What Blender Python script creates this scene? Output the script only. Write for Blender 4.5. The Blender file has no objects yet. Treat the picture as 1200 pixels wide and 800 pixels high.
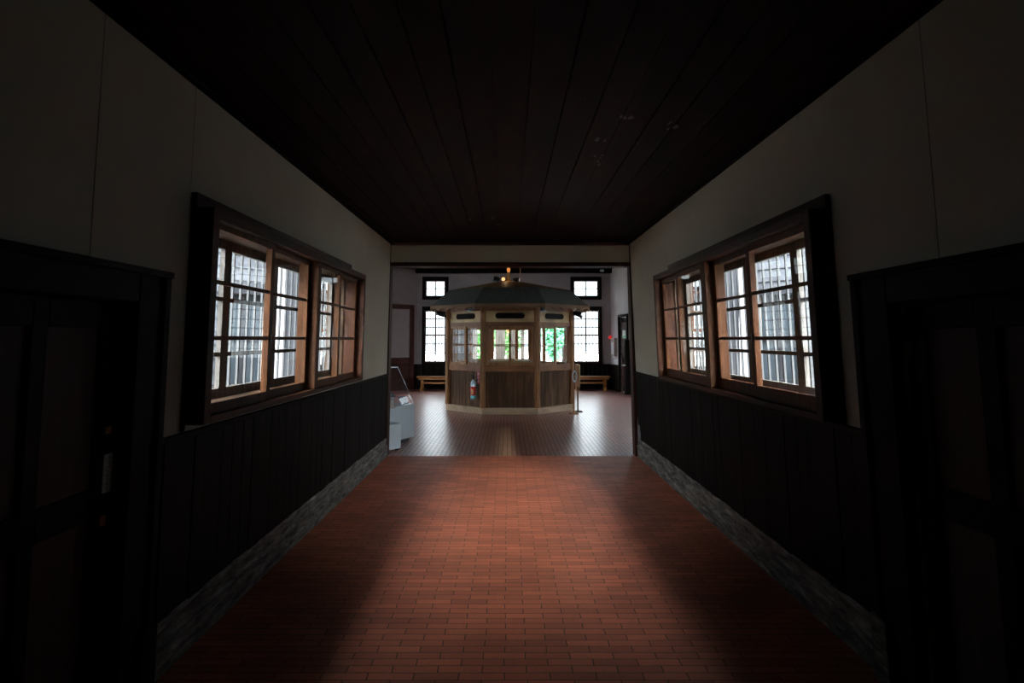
import bpy, math, random
from math import sin, cos, pi, radians
from mathutils import Vector, Matrix
random.seed(7)
SC = bpy.context.scene
COL = SC.collection

# ------------------------------------------------------------------ materials
def new_mat(name):
    m = bpy.data.materials.new(name); m.use_nodes = True
    nt = m.node_tree; nt.nodes.clear()
    out = nt.nodes.new('ShaderNodeOutputMaterial'); b = nt.nodes.new('ShaderNodeBsdfPrincipled')
    nt.links.new(b.outputs[0], out.inputs[0])
    return m, nt, b
def ramp(nt, stops):
    r = nt.nodes.new('ShaderNodeValToRGB'); e = r.color_ramp.elements
    while len(e) < len(stops): e.new(0.5)
    for i, (p, c) in enumerate(stops):
        e[i].position = p; e[i].color = (c[0], c[1], c[2], 1) if not isinstance(c, (int, float)) else (c, c, c, 1)
    return r
def mapping(nt, scale=(1, 1, 1), rot=(0, 0, 0), loc=(0, 0, 0)):
    t = nt.nodes.new('ShaderNodeTexCoord'); mp = nt.nodes.new('ShaderNodeMapping')
    mp.inputs['Scale'].default_value = scale; mp.inputs['Rotation'].default_value = rot; mp.inputs['Location'].default_value = loc
    nt.links.new(t.outputs['Object'], mp.inputs[0]); return mp
def noise(nt, vec, scale, detail=4, rough=.55):
    n = nt.nodes.new('ShaderNodeTexNoise'); n.inputs['Scale'].default_value = scale
    n.inputs['Detail'].default_value = detail; n.inputs['Roughness'].default_value = rough
    nt.links.new(vec.outputs[0], n.inputs['Vector']); return n
def mixc(nt, a, b, fac, mode='MIX'):
    m = nt.nodes.new('ShaderNodeMix'); m.data_type = 'RGBA'; m.blend_type = mode
    for s, v in ((6, a), (7, b)):
        if isinstance(v, tuple): m.inputs[s].default_value = (*v, 1)
        else: nt.links.new(v, m.inputs[s])
    if isinstance(fac, (int, float)): m.inputs[0].default_value = fac
    else: nt.links.new(fac, m.inputs[0])
    return m.outputs[2]
def bump(nt, b, h, strength=.3, dist=.01):
    n = nt.nodes.new('ShaderNodeBump'); n.inputs['Strength'].default_value = strength; n.inputs['Distance'].default_value = dist
    nt.links.new(h, n.inputs['Height']); nt.links.new(n.outputs[0], b.inputs['Normal'])
def plain(name, col, rough=.6, metal=0, emis=None, es=0, var=.15, vs=8):
    m, nt, b = new_mat(name)
    n = noise(nt, mapping(nt), vs)
    r = ramp(nt, [(.3, tuple(c*(1-var) for c in col)), (.7, tuple(min(1, c*(1+var)) for c in col))])
    nt.links.new(n.outputs[0], r.inputs[0]); nt.links.new(r.outputs[0], b.inputs['Base Color'])
    b.inputs['Roughness'].default_value = rough; b.inputs['Metallic'].default_value = metal
    if emis: b.inputs['Emission Color'].default_value = (*emis, 1); b.inputs['Emission Strength'].default_value = es
    return m
def wood(name, dark, light, axis='z', rough=.6, grain=26, wear=None, wear_amt=.5, stretch=.06, bmp=.25):
    m, nt, b = new_mat(name)
    s = {'x': (stretch, 1, 1), 'y': (1, stretch, 1), 'z': (1, 1, stretch)}[axis]
    mp = mapping(nt, s)
    n = noise(nt, mp, grain, 6, .65); big = noise(nt, mapping(nt, tuple(.35 if v == stretch else 1 for v in s)), 2.3, 3)
    r = ramp(nt, [(.28, dark), (.75, light)]); nt.links.new(n.outputs[0], r.inputs[0])
    rb = ramp(nt, [(.3, .62), (.7, 1.25)]); nt.links.new(big.outputs[0], rb.inputs[0])
    c = mixc(nt, r.outputs[0], rb.outputs[0], 1.0, 'MULTIPLY')
    if wear:
        w = noise(nt, mp, 13, 8, .7); rw = ramp(nt, [(.62 - wear_amt*.1, 0.0), (.72, 1.0)]); nt.links.new(w.outputs[0], rw.inputs[0])
        c = mixc(nt, c, wear, rw.outputs[0])
    nt.links.new(c, b.inputs['Base Color']); b.inputs['Roughness'].default_value = rough; b.inputs['Specular IOR Level'].default_value = .06 if light[0] < .05 else (.15 if light[0] < .3 else .4)
    bump(nt, b, n.outputs[0], bmp, .004)
    return m

M = {}
M['pane'] = None
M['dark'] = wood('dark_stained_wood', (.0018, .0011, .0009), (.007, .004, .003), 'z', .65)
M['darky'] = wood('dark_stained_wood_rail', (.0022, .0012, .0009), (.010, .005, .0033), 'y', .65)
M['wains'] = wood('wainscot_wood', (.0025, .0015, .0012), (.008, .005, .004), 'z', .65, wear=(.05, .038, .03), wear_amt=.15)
M['redpanel'] = wood('reddish_panel_wood', (.028, .008, .005), (.06, .018, .011), 'z', .6)
M['greypanel'] = wood('worn_panel_wood', (.02, .016, .012), (.065, .05, .04), 'z', .6)
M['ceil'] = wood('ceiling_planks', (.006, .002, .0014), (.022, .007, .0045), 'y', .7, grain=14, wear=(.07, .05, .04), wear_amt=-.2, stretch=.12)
M['frame'] = wood('window_frame_wood', (.022, .006, .0018), (.075, .020, .005), 'y', .6)
M['framez'] = wood('window_stile_wood', (.03, .009, .002), (.125, .038, .0075), 'z', .6)
M['grey_wood'] = wood('weathered_grey_wood', (.06, .05, .042), (.22, .19, .165), 'z', .75)
M['bwood'] = wood('booth_post_wood', (.14, .052, .014), (.42, .19, .062), 'z', .5)
M['bwoodx'] = wood('booth_rail_wood', (.10, .034, .010), (.30, .12, .038), 'x', .5)
M['bpanel'] = wood('booth_board_wood', (.02, .009, .0045), (.13, .066, .032), 'z', .6, wear=(.26, .155, .08), wear_amt=.5, grain=16)
M['bsill'] = wood('booth_sill_wood', (.22, .15, .09), (.46, .34, .22), 'x', .7)
M['cream'] = wood('pale_panel_wood', (.42, .28, .12), (.62, .45, .22), 'x', .5)
M['bench'] = wood('honey_bench_wood', (.20, .08, .022), (.42, .19, .06), 'x', .35)
M['rooftop'] = wood('booth_roof_top_wood', (.12, .06, .025), (.28, .15, .065), 'x', .6)
M['siding'] = wood('grey_clapboards', (.023, .023, .026), (.058, .058, .064), 'y', .8, grain=12)
M['darkmetal'] = plain('black_metal', (.012, .012, .013), .4, .6)
M['iron'] = plain('dark_grey_bars', (.022, .019, .018), .6)
M['brass'] = plain('brass_fitting', (.35, .20, .07), .4, .8)
M['white'] = plain('white_painted_board', (.58, .64, .66), .5, var=.03)
M['cabinet'] = plain('white_board_shaded', (.46, .53, .56), .5, var=.03)  # white board greyed to paint in the shade on the cabinet's turned face
M['enamel'] = plain('white_enamel', (.6, .7, .75), .3, var=.03)
M['red'] = plain('red_plastic', (.6, .02, .02), .4, emis=(.9, .03, .03), es=.0)
M['redsign'] = plain('red_sign_paint', (.42, .03, .06), .5)
M['paper'] = plain('aged_white_paper', (.62, .61, .55), .7, var=.08, vs=40)
M['ink'] = plain('black_ink', (.04, .035, .035), .7)
M['lettering'] = plain('white_lettering', (.8, .78, .78), .6)
M['steel'] = plain('pale_steel_cylinder', (.42, .55, .62), .28, .5)
M['cyan'] = plain('cyan_band', (.15, .5, .58), .4)
M['labelred'] = plain('red_printed_label', (.65, .035, .03), .5)
M['labelyel'] = plain('yellow_printed_box', (.75, .55, .2), .5)
M['rope'] = plain('white_blue_cable', (.45, .55, .65), .5)
M['green'] = plain('green_sign', (.06, .3, .16), .4, emis=(.1, .6, .3), es=.15)
M['gravel'] = plain('pale_gravel', (.34, .34, .32), .9, var=.3, vs=30)
M['lawn'] = plain('lawn', (.10, .20, .045), .9, var=.35, vs=6)
M['bark'] = wood('tree_bark', (.04, .03, .02), (.12, .09, .06), 'z', .9)
M['leaf'] = plain('green_leaves', (.07, .20, .045), .6, var=.5, vs=3)
M['leaf2'] = plain('blue_green_leaves', (.05, .20, .09), .6, var=.5, vs=3)
M['cloth'] = plain('dark_cloth', (.02, .014, .014), .8)
M['skin'] = plain('skin', (.35, .2, .14), .6)
M['hair'] = plain('black_hair', (.01, .008, .008), .5)
M['bulb'] = plain('glowing_bulb', (1, .6, .3), .4, emis=(1, .5, .2), es=.9)
M['amber'] = plain('amber_glass', (.8, .3, .08), .3, emis=(1, .33, .06), es=.35)
M['roofm'] = plain('dark_roof_metal', (.04, .04, .045), .5)
M['pane'] = plain('dark_pane', (.02, .025, .03), .5)
M['joint'] = plain('plaster_joint_filler', (.20, .185, .14), .9)
M['pane'].node_tree.nodes['Principled BSDF'].inputs['Specular IOR Level'].default_value = .08
M['shutter'] = wood('dark_weathered_wood', (.008, .008, .009), (.03, .03, .034), 'z', .8)
M['screen'] = plain('blue_grey_caption', (.10, .14, .18), .4)
M['beige'] = plain('beige_caption_board', (.4, .37, .32), .6)

# plaster: pale, slightly green-grey, faint stains
m, nt, b = new_mat('plaster'); n = noise(nt, mapping(nt), 1.1, 5); n2 = noise(nt, mapping(nt), 60, 3)
r = ramp(nt, [(.3, (.46, .435, .33)), (.7, (.55, .52, .40))]); nt.links.new(n.outputs[0], r.inputs[0])
nt.links.new(r.outputs[0], b.inputs['Base Color']); b.inputs['Roughness'].default_value = .85; bump(nt, b, n2.outputs[0], .08, .003); M['plaster'] = m
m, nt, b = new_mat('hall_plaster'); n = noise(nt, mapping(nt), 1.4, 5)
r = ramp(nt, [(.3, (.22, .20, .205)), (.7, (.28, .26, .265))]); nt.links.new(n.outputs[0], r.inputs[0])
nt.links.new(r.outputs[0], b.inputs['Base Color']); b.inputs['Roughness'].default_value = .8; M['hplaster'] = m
M['hplaster_lit'] = plain('hall_plaster_lit', (.60, .62, .66), .8, var=.05, vs=2)  # same plaster as the other hall walls, lightened to carry window light
# weathered baseboard: paint worn to pale grey, dark patches
m, nt, b = new_mat('worn_baseboard'); n = noise(nt, mapping(nt, (1, .18, 1)), 26, 8, .72); r = ramp(nt, [(.39, (.02, .017, .014)), (.55, (.15, .14, .12)), (.78, (.50, .48, .43))])
nt.links.new(n.outputs[0], r.inputs[0]); nt.links.new(r.outputs[0], b.inputs['Base Color']); b.inputs['Roughness'].default_value = .7; bump(nt, b, n.outputs[0], .4, .006); M['base'] = m
# shingle of the booth roof skirt
m, nt, b = new_mat('booth_roof_shingle'); mp = mapping(nt)
w = nt.nodes.new('ShaderNodeTexWave'); w.bands_direction = 'Z'; w.inputs['Scale'].default_value = 7; w.inputs['Distortion'].default_value = .4; nt.links.new(mp.outputs[0], w.inputs['Vector'])
n = noise(nt, mp, 9, 5); r = ramp(nt, [(.3, (.036, .038, .033)), (.7, (.07, .073, .064))]); nt.links.new(n.outputs[0], r.inputs[0])
nt.links.new(r.outputs[0], b.inputs['Base Color']); b.inputs['Roughness'].default_value = .6; bump(nt, b, w.outputs[0], .35, .01); M['shingle'] = m
# glass: thin clear pane with a fresnel reflection
m = bpy.data.materials.new('window_glass'); m.use_nodes = True; nt = m.node_tree; nt.nodes.clear()
o = nt.nodes.new('ShaderNodeOutputMaterial'); mx = nt.nodes.new('ShaderNodeMixShader'); tr = nt.nodes.new('ShaderNodeBsdfTransparent'); gl = nt.nodes.new('ShaderNodeBsdfGlossy'); fr = nt.nodes.new('ShaderNodeLayerWeight'); pw = nt.nodes.new('ShaderNodeMath'); pw.operation = 'POWER'; pw.inputs[1].default_value = 5; ma = nt.nodes.new('ShaderNodeMath'); ma.operation = 'MULTIPLY_ADD'; ma.inputs[1].default_value = .28; ma.inputs[2].default_value = .022
tr.inputs[0].default_value = (.97, .98, .98, 1); gl.inputs['Roughness'].default_value = 0; fr.inputs[0].default_value = .5; nt.links.new(fr.outputs['Facing'], pw.inputs[0]); nt.links.new(pw.outputs[0], ma.inputs[0])
nt.links.new(ma.outputs[0], mx.inputs[0]); nt.links.new(tr.outputs[0], mx.inputs[1]); nt.links.new(gl.outputs[0], mx.inputs[2]); nt.links.new(mx.outputs[0], o.inputs[0]); M['glass'] = m
m2 = m.copy(); m2.name = 'display_case_glass'; M['caseglass'] = m2
for nd in m2.node_tree.nodes:
    if nd.type == 'MATH' and nd.operation == 'MULTIPLY_ADD': nd.inputs[2].default_value = .05
    if nd.type == 'BSDF_GLOSSY': nd.inputs['Roughness'].default_value = 0

def brick_mat(name, rot, c1, c2, mortar, rough, W, D, spec=.5, bs=.45):
    m, nt, b = new_mat(name)
    mp = mapping(nt, rot=(0, 0, rot))
    wob = noise(nt, mapping(nt), 2.5, 2)
    vm = nt.nodes.new('ShaderNodeVectorMath'); vm.operation = 'MULTIPLY_ADD'; vm.inputs[1].default_value = (.03, .012, 0)
    nt.links.new(wob.outputs[1], vm.inputs[0]); nt.links.new(mp.outputs[0], vm.inputs[2])
    t = nt.nodes.new('ShaderNodeTexBrick'); t.offset = .5; t.inputs['Scale'].default_value = 1
    t.inputs['Brick Width'].default_value = W; t.inputs['Row Height'].default_value = D
    t.inputs['Mortar Size'].default_value = .0028; t.inputs['Mortar Smooth'].default_value = .25; t.inputs['Bias'].default_value = 0
    t.inputs['Color1'].default_value = (*c1, 1); t.inputs['Color2'].default_value = (*c2, 1); t.inputs['Mortar'].default_value = (*mortar, 1)
    nt.links.new(vm.outputs[0], t.inputs['Vector'])
    big = noise(nt, mapping(nt), 1.3, 5, .6); rb = ramp(nt, [(.3, .75), (.7, 1.12)]); nt.links.new(big.outputs[0], rb.inputs[0])
    fine = noise(nt, mapping(nt), 55, 4); rf = ramp(nt, [(.3, .85), (.7, 1.1)]); nt.links.new(fine.outputs[0], rf.inputs[0])
    c = mixc(nt, t.outputs[0], rb.outputs[0], 1.0, 'MULTIPLY'); c = mixc(nt, c, rf.outputs[0], 1.0, 'MULTIPLY')
    nt.links.new(c, b.inputs['Base Color'])
    rr = nt.nodes.new('ShaderNodeMapRange'); rr.inputs['To Min'].default_value = rough - .08; rr.inputs['To Max'].default_value = rough + .12
    nt.links.new(fine.outputs[0], rr.inputs['Value']); nt.links.new(rr.outputs[0], b.inputs['Roughness'])
    inv = nt.nodes.new('ShaderNodeMath'); inv.operation = 'MULTIPLY_ADD'; inv.inputs[1].default_value = -1; inv.inputs[2].default_value = 1
    nt.links.new(t.outputs['Fac'], inv.inputs[0])
    # every brick sits at a slightly different height
    sep = nt.nodes.new('ShaderNodeSeparateColor'); nt.links.new(t.outputs[0], sep.inputs[0])
    ad = nt.nodes.new('ShaderNodeMath'); ad.operation = 'MULTIPLY_ADD'; ad.inputs[1].default_value = 1.2
    nt.links.new(sep.outputs[0], ad.inputs[0]); nt.links.new(inv.outputs[0], ad.inputs[2])
    bump(nt, b, ad.outputs[0], bs, .004)
    b.inputs['Specular IOR Level'].default_value = spec
    return m
M['brick'] = brick_mat('corridor_brick', 0, (.58, .165, .082), (.38, .10, .052), (.016, .009, .007), .5, .218, .0624)
M['brick2'] = brick_mat('hall_brick', pi/2, (.42, .16, .125), (.25, .09, .07), (.04, .02, .02), .3, .218, .066, .6, .6)

bb_ = M['brick2'].node_tree.nodes['Principled BSDF']; bb_.inputs['Coat Roughness'].default_value = .29
nt_ = M['brick2'].node_tree; nt_.links.new(bb_.inputs['Normal'].links[0].from_socket, bb_.inputs['Coat Normal'])
br_ = [n for n in nt_.nodes if n.type == 'TEX_BRICK'][0]; br_.inputs['Mortar Size'].default_value = .005
cw_ = nt_.nodes.new('ShaderNodeMapRange'); cw_.inputs['To Min'].default_value = 1.0; cw_.inputs['To Max'].default_value = 0.0
nt_.links.new(br_.outputs['Fac'], cw_.inputs['Value']); nt_.links.new(cw_.outputs[0], bb_.inputs['Coat Weight'])

# ------------------------------------------------------------------ geometry helpers
def ident(x, y, z): return (x, y, z)
class MB:
    def __init__(s, f=ident): s.v = []; s.f = []; s.m = f
    def addv(s, p): s.v.append(s.m(*p)); return len(s.v) - 1
    def poly(s, pts): s.f.append([s.addv(p) for p in pts]); return s
    def box(s, a0, a1, b0, b1, c0, c1):
        i = [s.addv(p) for p in ((a0, b0, c0), (a1, b0, c0), (a1, b1, c0), (a0, b1, c0), (a0, b0, c1), (a1, b0, c1), (a1, b1, c1), (a0, b1, c1))]
        for q in ((0, 3, 2, 1), (4, 5, 6, 7), (0, 1, 5, 4), (1, 2, 6, 5), (2, 3, 7, 6), (3, 0, 4, 7)): s.f.append([i[k] for k in q])
        return s
    def prism(s, lo, hi):                       # two rings with the same number of points
        n = len(lo); a = [s.addv(p) for p in lo]; b = [s.addv(p) for p in hi]
        s.f.append(a[::-1]); s.f.append(b)
        for k in range(n): s.f.append([a[k], a[(k+1) % n], b[(k+1) % n], b[k]])
        return s
    def tube(s, pts, r, seg=8, cap=True):
        pts = [Vector(p) for p in pts]; rs = r if isinstance(r, (list, tuple)) else [r]*len(pts); rings = []
        up = Vector((0, 0, 1))
        for i, p in enumerate(pts):
            t = (pts[min(i+1, len(pts)-1)] - pts[max(i-1, 0)]).normalized()
            u = t.cross(up if abs(t.z) < .95 else Vector((1, 0, 0))).normalized(); w = t.cross(u)
            rings.append([s.addv(tuple(p + (u*cos(2*pi*k/seg) + w*sin(2*pi*k/seg))*rs[i])) for k in range(seg)])
        for a, b in zip(rings, rings[1:]):
            for k in range(seg): s.f.append([a[k], a[(k+1) % seg], b[(k+1) % seg], b[k]])
        if cap: s.f.append(rings[0][::-1]); s.f.append(rings[-1])
        return s
    def grid(s, u0, u1, z0, z1, holes, d0, d1):  # wall slab with rectangular holes; coordinates (d, u, z)
        us = sorted({u0, u1, *[h[0] for h in holes], *[h[1] for h in holes]}); zs = sorted({z0, z1, *[h[2] for h in holes], *[h[3] for h in holes]})
        us = [u for u in us if u0 <= u <= u1]; zs = [z for z in zs if z0 <= z <= z1]
        for i in range(len(us)-1):
            run = None
            for j in range(len(zs)-1):
                cu, cz = (us[i]+us[i+1])/2, (zs[j]+zs[j+1])/2
                solid = not any(h[0] < cu < h[1] and h[2] < cz < h[3] for h in holes)
                if solid: s.box(d0, d1, us[i], us[i+1], zs[j], zs[j+1])
        return s
    def build(s, name, mat, parent=None, bevel=0, smooth=False, origin=None):
        me = bpy.data.meshes.new(name); vs = [Vector(p) for p in s.v]
        if parent is not None: off = Vector(parent.get('_o', (0, 0, 0)))
        elif origin is not None: off = Vector(origin)
        else:
            off = Vector(((min(v.x for v in vs)+max(v.x for v in vs))/2, (min(v.y for v in vs)+max(v.y for v in vs))/2, min(v.z for v in vs)))
        me.from_pydata([tuple(v - off) for v in vs], [], s.f); me.update()
        import bmesh
        bm = bmesh.new(); bm.from_mesh(me); bmesh.ops.recalc_face_normals(bm, faces=bm.faces); bm.to_mesh(me); bm.free()
        o = bpy.data.objects.new(name, me); COL.objects.link(o); me.materials.append(M[mat] if isinstance(mat, str) else mat)
        if parent is not None: o.parent = parent
        else: o.location = off
        o['_o'] = tuple(off)
        if smooth:
            for p in me.polygons: p.use_smooth = True
        if bevel:
            bv = o.modifiers.new('bevel', 'BEVEL'); bv.width = bevel; bv.segments = 2; bv.limit_method = 'ANGLE'
        return o
def tag(o, label=None, cat=None, group=None, kind=None):
    if label: o['label'] = label
    if cat: o['category'] = cat
    if group: o['group'] = group
    if kind: o['kind'] = kind
    return o
def thing(name, loc, label, cat, group=None):
    o = bpy.data.objects.new(name, None); COL.objects.link(o); o.location = loc; o['_o'] = tuple(loc); o.empty_display_size = .1
    return tag(o, label, cat, group)
def struct(name, loc=(0, 0, 0)):
    o = bpy.data.objects.new(name, None); COL.objects.link(o); o.location = loc; o['_o'] = tuple(loc); o['kind'] = 'structure'; o.empty_display_size = .1
    return o
def line_map(p0, p1):                           # (d inward-left of travel, u along, z)
    p0 = Vector(p0); t = (Vector(p1) - p0); L = t.length; t /= L; nrm = Vector((t.y, -t.x))
    return (lambda d, u, z: (p0.x + t.x*u + nrm.x*d, p0.y + t.y*u + nrm.y*d, z)), L
def lathe(mb, c, prof, seg=16):
    rings = []
    for r, z in prof: rings.append([mb.addv((c[0]+r*cos(2*pi*k/seg), c[1]+r*sin(2*pi*k/seg), c[2]+z)) for k in range(seg)])
    for a, b in zip(rings, rings[1:]):
        for k in range(seg): mb.f.append([a[k], a[(k+1) % seg], b[(k+1) % seg], b[k]])
    mb.f.append(rings[0][::-1]); mb.f.append(rings[-1]); return mb
def text_mesh(name, body, size, mat, parent, matrix, spacing=1.0):
    cu = bpy.data.curves.new(name, 'FONT'); cu.body = body; cu.size = size; cu.align_x = 'CENTER'; cu.align_y = 'CENTER'; cu.extrude = .0008; cu.space_line = spacing
    t = bpy.data.objects.new(name + '_tmp', cu); COL.objects.link(t); bpy.context.view_layer.update()
    me = bpy.data.meshes.new_from_object(t.evaluated_get(bpy.context.evaluated_depsgraph_get())); bpy.data.objects.remove(t)
    me.transform(matrix); o = bpy.data.objects.new(name, me); COL.objects.link(o); me.materials.clear(); me.materials.append(M[mat]); o.parent = parent
    me.transform(Matrix.Translation(-Vector(parent['_o']))); o['_o'] = parent['_o']; return o

HC = 2.951                                      # corridor ceiling height
YE = 8.30                                       # the corridor opens into the hall here
def wall_map(side):                             # both old walls lean outward a little towards the floor
    a, l = (1.638, .047) if side < 0 else (1.705, .105)
    return lambda d, y, z: (side*(a + l*(1 - z/HC) - d), y, z)
LM, RM = wall_map(-1), wall_map(1)

# ------------------------------------------------------------------ corridor shell
YB = -4.0
fl = MB().box(-2.2, 2.2, YB-.2, YE+.02, -.12, 0).build('floor', 'brick', origin=(0, 0, 0)); fl['kind'] = 'structure'
HALL = [(-1.72, YE+.02), (-3.05, YE+.02), (-5.6, 10.9), (-5.6, 16.5), (-2.91, 19.2), (3.31, 19.2), (3.56, 17.35), (5.7, 15.2), (5.7, 10.9), (3.15, YE+.02), (1.82, YE+.02)]
outer = [(-1.72, YE+.02), (-3.2, YE+.02), (-5.9, 10.8), (-5.9, 16.6), (-3.0, 19.5), (3.5, 19.5), (3.8, 17.5), (6.0, 15.3), (6.0, 10.8), (3.3, YE+.02), (1.82, YE+.02)]
hf = MB().prism([(x, y, -.12) for x, y in outer], [(x, y, 0) for x, y in outer]).build('floor', 'brick2', origin=(0, 0, 0)); hf['kind'] = 'structure'

# corridor ceiling boards with shadow gaps
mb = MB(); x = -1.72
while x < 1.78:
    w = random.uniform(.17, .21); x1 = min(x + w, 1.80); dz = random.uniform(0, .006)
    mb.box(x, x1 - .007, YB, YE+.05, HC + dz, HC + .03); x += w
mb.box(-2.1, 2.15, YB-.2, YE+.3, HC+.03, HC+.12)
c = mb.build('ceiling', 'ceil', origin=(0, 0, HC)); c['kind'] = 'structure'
# peeled scraps of old paint hanging off the ceiling boards
mb = MB()
for cx, cy in ((.73, 3.55), (.66, 4.35), (.70, 4.5), (.63, 3.95), (-.18, 6.6), (-.45, 6.7), (1.05, 3.7), (-.1, 7.0)):
    for k in range(3):
        px, py = cx + random.uniform(-.04, .04), cy + random.uniform(-.06, .06)
        pts = [(px + random.uniform(.004, .05)*cos(a)*.5, py + random.uniform(.01, .05)*sin(a), HC - .003 - random.uniform(0, .004)) for a in [q*pi/3 for q in range(6)]]
        mb.poly(pts)
p = mb.build('peeling_paint', 'grey_wood', c); p['kind'] = 'stuff'

WIN = {-1: dict(y0=3.09, y1=6.45, z0=1.16, z1=2.29, sash=[(3.16, 4.03), (4.03, 4.87), (4.95, 5.66), (5.66, 6.39)], post=(4.87, 4.95), cap=6.17),
       1: dict(y0=3.17, y1=6.62, z0=1.165, z1=2.30, sash=[(3.25, 4.14), (4.14, 4.92), (5.04, 5.89), (5.89, 6.56)], post=(4.92, 5.04), cap=6.3)}
DOOR = {-1: (1.74, 2.61), 1: (1.79, 2.68)}       # leaf y range
TH = .26
for side, mp, nm in ((-1, LM, 'left'), (1, RM, 'right')):
    W = WIN[side]; D = DOOR[side]; dado = 1.125 if side < 0 else 1.155
    holes = [(W['y0']+.05, W['y1']-.05, W['z0']+.04, W['z1']-.02), (D[0], D[1], -1, 1.76)]
    wl = MB(mp).grid(YB, YE+.05, 0, HC+.05, holes, -TH, 0).build('wall_'+nm, 'plaster'); wl['kind'] = 'structure'
    # hairline panel joints of the plaster boards
    sm = MB(mp)
    for y in ((2.345, 3.055) if side < 0 else (2.39,)): 
        sm.box(0, .0012, y, y+.0035, (2.38 if y > 3 else 1.9), HC)
    sm.build('plaster_joint', 'joint', wl)
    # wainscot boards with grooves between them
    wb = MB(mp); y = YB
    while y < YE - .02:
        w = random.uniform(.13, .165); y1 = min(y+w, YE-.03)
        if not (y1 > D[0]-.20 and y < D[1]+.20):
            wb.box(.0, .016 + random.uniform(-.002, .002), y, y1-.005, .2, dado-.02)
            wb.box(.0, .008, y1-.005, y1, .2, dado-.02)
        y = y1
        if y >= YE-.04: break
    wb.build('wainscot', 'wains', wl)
    cap = MB(mp)
    for a, bb in ((YB, D[0]-.2), (D[1]+.24, YE-.03)): cap.box(0, .034, a, bb, dado-.03, dado)
    cap.build('dado_cap', 'darky', wl, bevel=.006)
    bs = MB(mp)
    for a, bb in ((YB, D[0]-.2), (D[1]+.25, YE-.02)):
        n = 40
        for k in range(n):
            ya, yb = a+(bb-a)*k/n, a+(bb-a)*(k+1)/n
            e0 = .004*sin(ya*9.3)+.003*sin(ya*23); e1 = .004*sin(yb*9.3)+.003*sin(yb*23)
            bs.prism([(0, ya, 0), (.034, ya, 0), (.034+e0, ya, .15), (.022, ya, .165), (.026, ya, .235), (.010, ya, .262), (0, ya, .262)],
                     [(0, yb, 0), (.034, yb, 0), (.034+e1, yb, .15), (.022, yb, .165), (.026, yb, .235), (.010, yb, .262), (0, yb, .262)])
    o = bs.build('baseboard_'+nm, 'base'); o['kind'] = 'structure'
    # cornice strip
    o = MB(mp).box(-.02, .03, YB, YE, HC-.03, HC).build('trim_1' if side < 0 else 'trim_2', 'darky'); o['kind'] = 'structure'

    # ---- the wide window
    wd = struct('window_1' if side < 0 else 'window_2', mp(0, (W['y0']+W['y1'])/2, W['z0']))
    y0, y1, z0, z1 = W['y0'], W['y1'], W['z0'], W['z1']
    cs = MB(mp)                                 # proud box casing
    cs.box(-.10, .112, y0, y0+.07, z0, z1).box(-.10, .112, y1-.06, y1, z0, z1)
    cs.build('side_casing', 'framez' if side > 5 else 'frame', wd, bevel=.004)
    MB(mp).box(-.10, .112, y0+.07, y1-.06, z1-.055, z1).build('head_casing', 'frame', wd, bevel=.004)
    MB(mp).box(0, .03, y0-.02, W['cap'], z1-.0, z1+.075).box(0, .02, y0-.02, y0, z0-.03, z1).build('head_board', 'frame', wd, bevel=.004)
    MB(mp).box(-.10, .112, y0+.07, y1-.06, z0, z0+.035).build('sill', 'frame', wd, bevel=.004)
    MB(mp).box(-.06, .104, W['post'][0], W['post'][1], z0+.035, z1-.055).build('mullion_post', 'framez', wd, bevel=.005)
    zt, zb = z1-.055, z0+.035
    gt, gb = 2.20, (1.255 if side < 0 else 1.285); rows = [1.605, 1.912]
    for i, (a, bb) in enumerate(W['sash']):
        dd = (.042, .072) if i % 2 == 0 else (.008, .038)
        st = .054
        s = MB(mp)
        s.box(*dd, a, a+st, zb, zt).box(*dd, bb-st, bb, zb, zt)
        s.box(*dd, a+st, bb-st, zb, gb).box(*dd, a+st, bb-st, gt, zt)
        for zr in rows: s.box(dd[0]+.008, dd[1]-.008, a+st, bb-st, zr-.012, zr+.012)
        so = s.build('sash', 'framez', wd, bevel=.003)
        dm = (dd[0]+dd[1])/2
        MB(mp).box(dm-.002, dm+.002, a+st-.004, bb-st+.004, gb-.004, gt+.004).build('glass', 'glass', so)
        k = MB(mp); k.box(dd[1], dd[1]+.006, (bb-st/2)-.012, (bb-st/2)+.012, rows[0]-.03, rows[0]+.03)
        if i % 2 == 0: k.build('finger_pull', 'darkmetal', so)
    # board lining of the deep reveal, outer weathered sashes and the bars
    MB(mp).box(-TH-.02, -.10, y0+.05, y0+.075, z0+.04, z1-.02).box(-TH-.02, -.10, y1-.075, y1-.05, z0+.04, z1-.02)\
        .box(-TH-.02, -.10, y0+.075, y1-.075, z0+.04, z0+.06).box(-TH-.02, -.10, y0+.075, y1-.075, z1-.04, z1-.02).build('reveal_lining', 'bpanel', wd)
    us = [y0+.075, (W['sash'][0][0]+W['sash'][0][1])/2+.12, W['sash'][1][0]+.35, W['post'][1]+.02, W['sash'][2][1]-.22, y1-.075]
    s = MB(mp); q0 = y0+.075; q1 = y1-.075
    cuts = [q0, q0+.80, q0+1.62, q0+2.42, q1]
    for a, bb in zip(cuts, cuts[1:]):
        s = MB(mp); dA, dB = -.245, -.215
        s.box(dA, dB, a, a+.05, z0+.06, z1-.04).box(dA, dB, bb-.05, bb, z0+.06, z1-.04)
        s.box(dA, dB, a+.05, bb-.05, z0+.06, z0+.12).box(dA, dB, a+.05, bb-.05, z1-.10, z1-.04)
        for zr in (1.50, 1.86): s.box(dA+.004, dB-.004, a+.05, bb-.05, zr-.014, zr+.014)
        so = s.build('outer_sash', 'grey_wood', wd)
        MB(mp).box((dA+dB)/2-.001, (dA+dB)/2+.001, a+.045, bb-.045, z0+.11, z1-.09).build('glass', 'glass', so)
    n = 25
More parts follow.
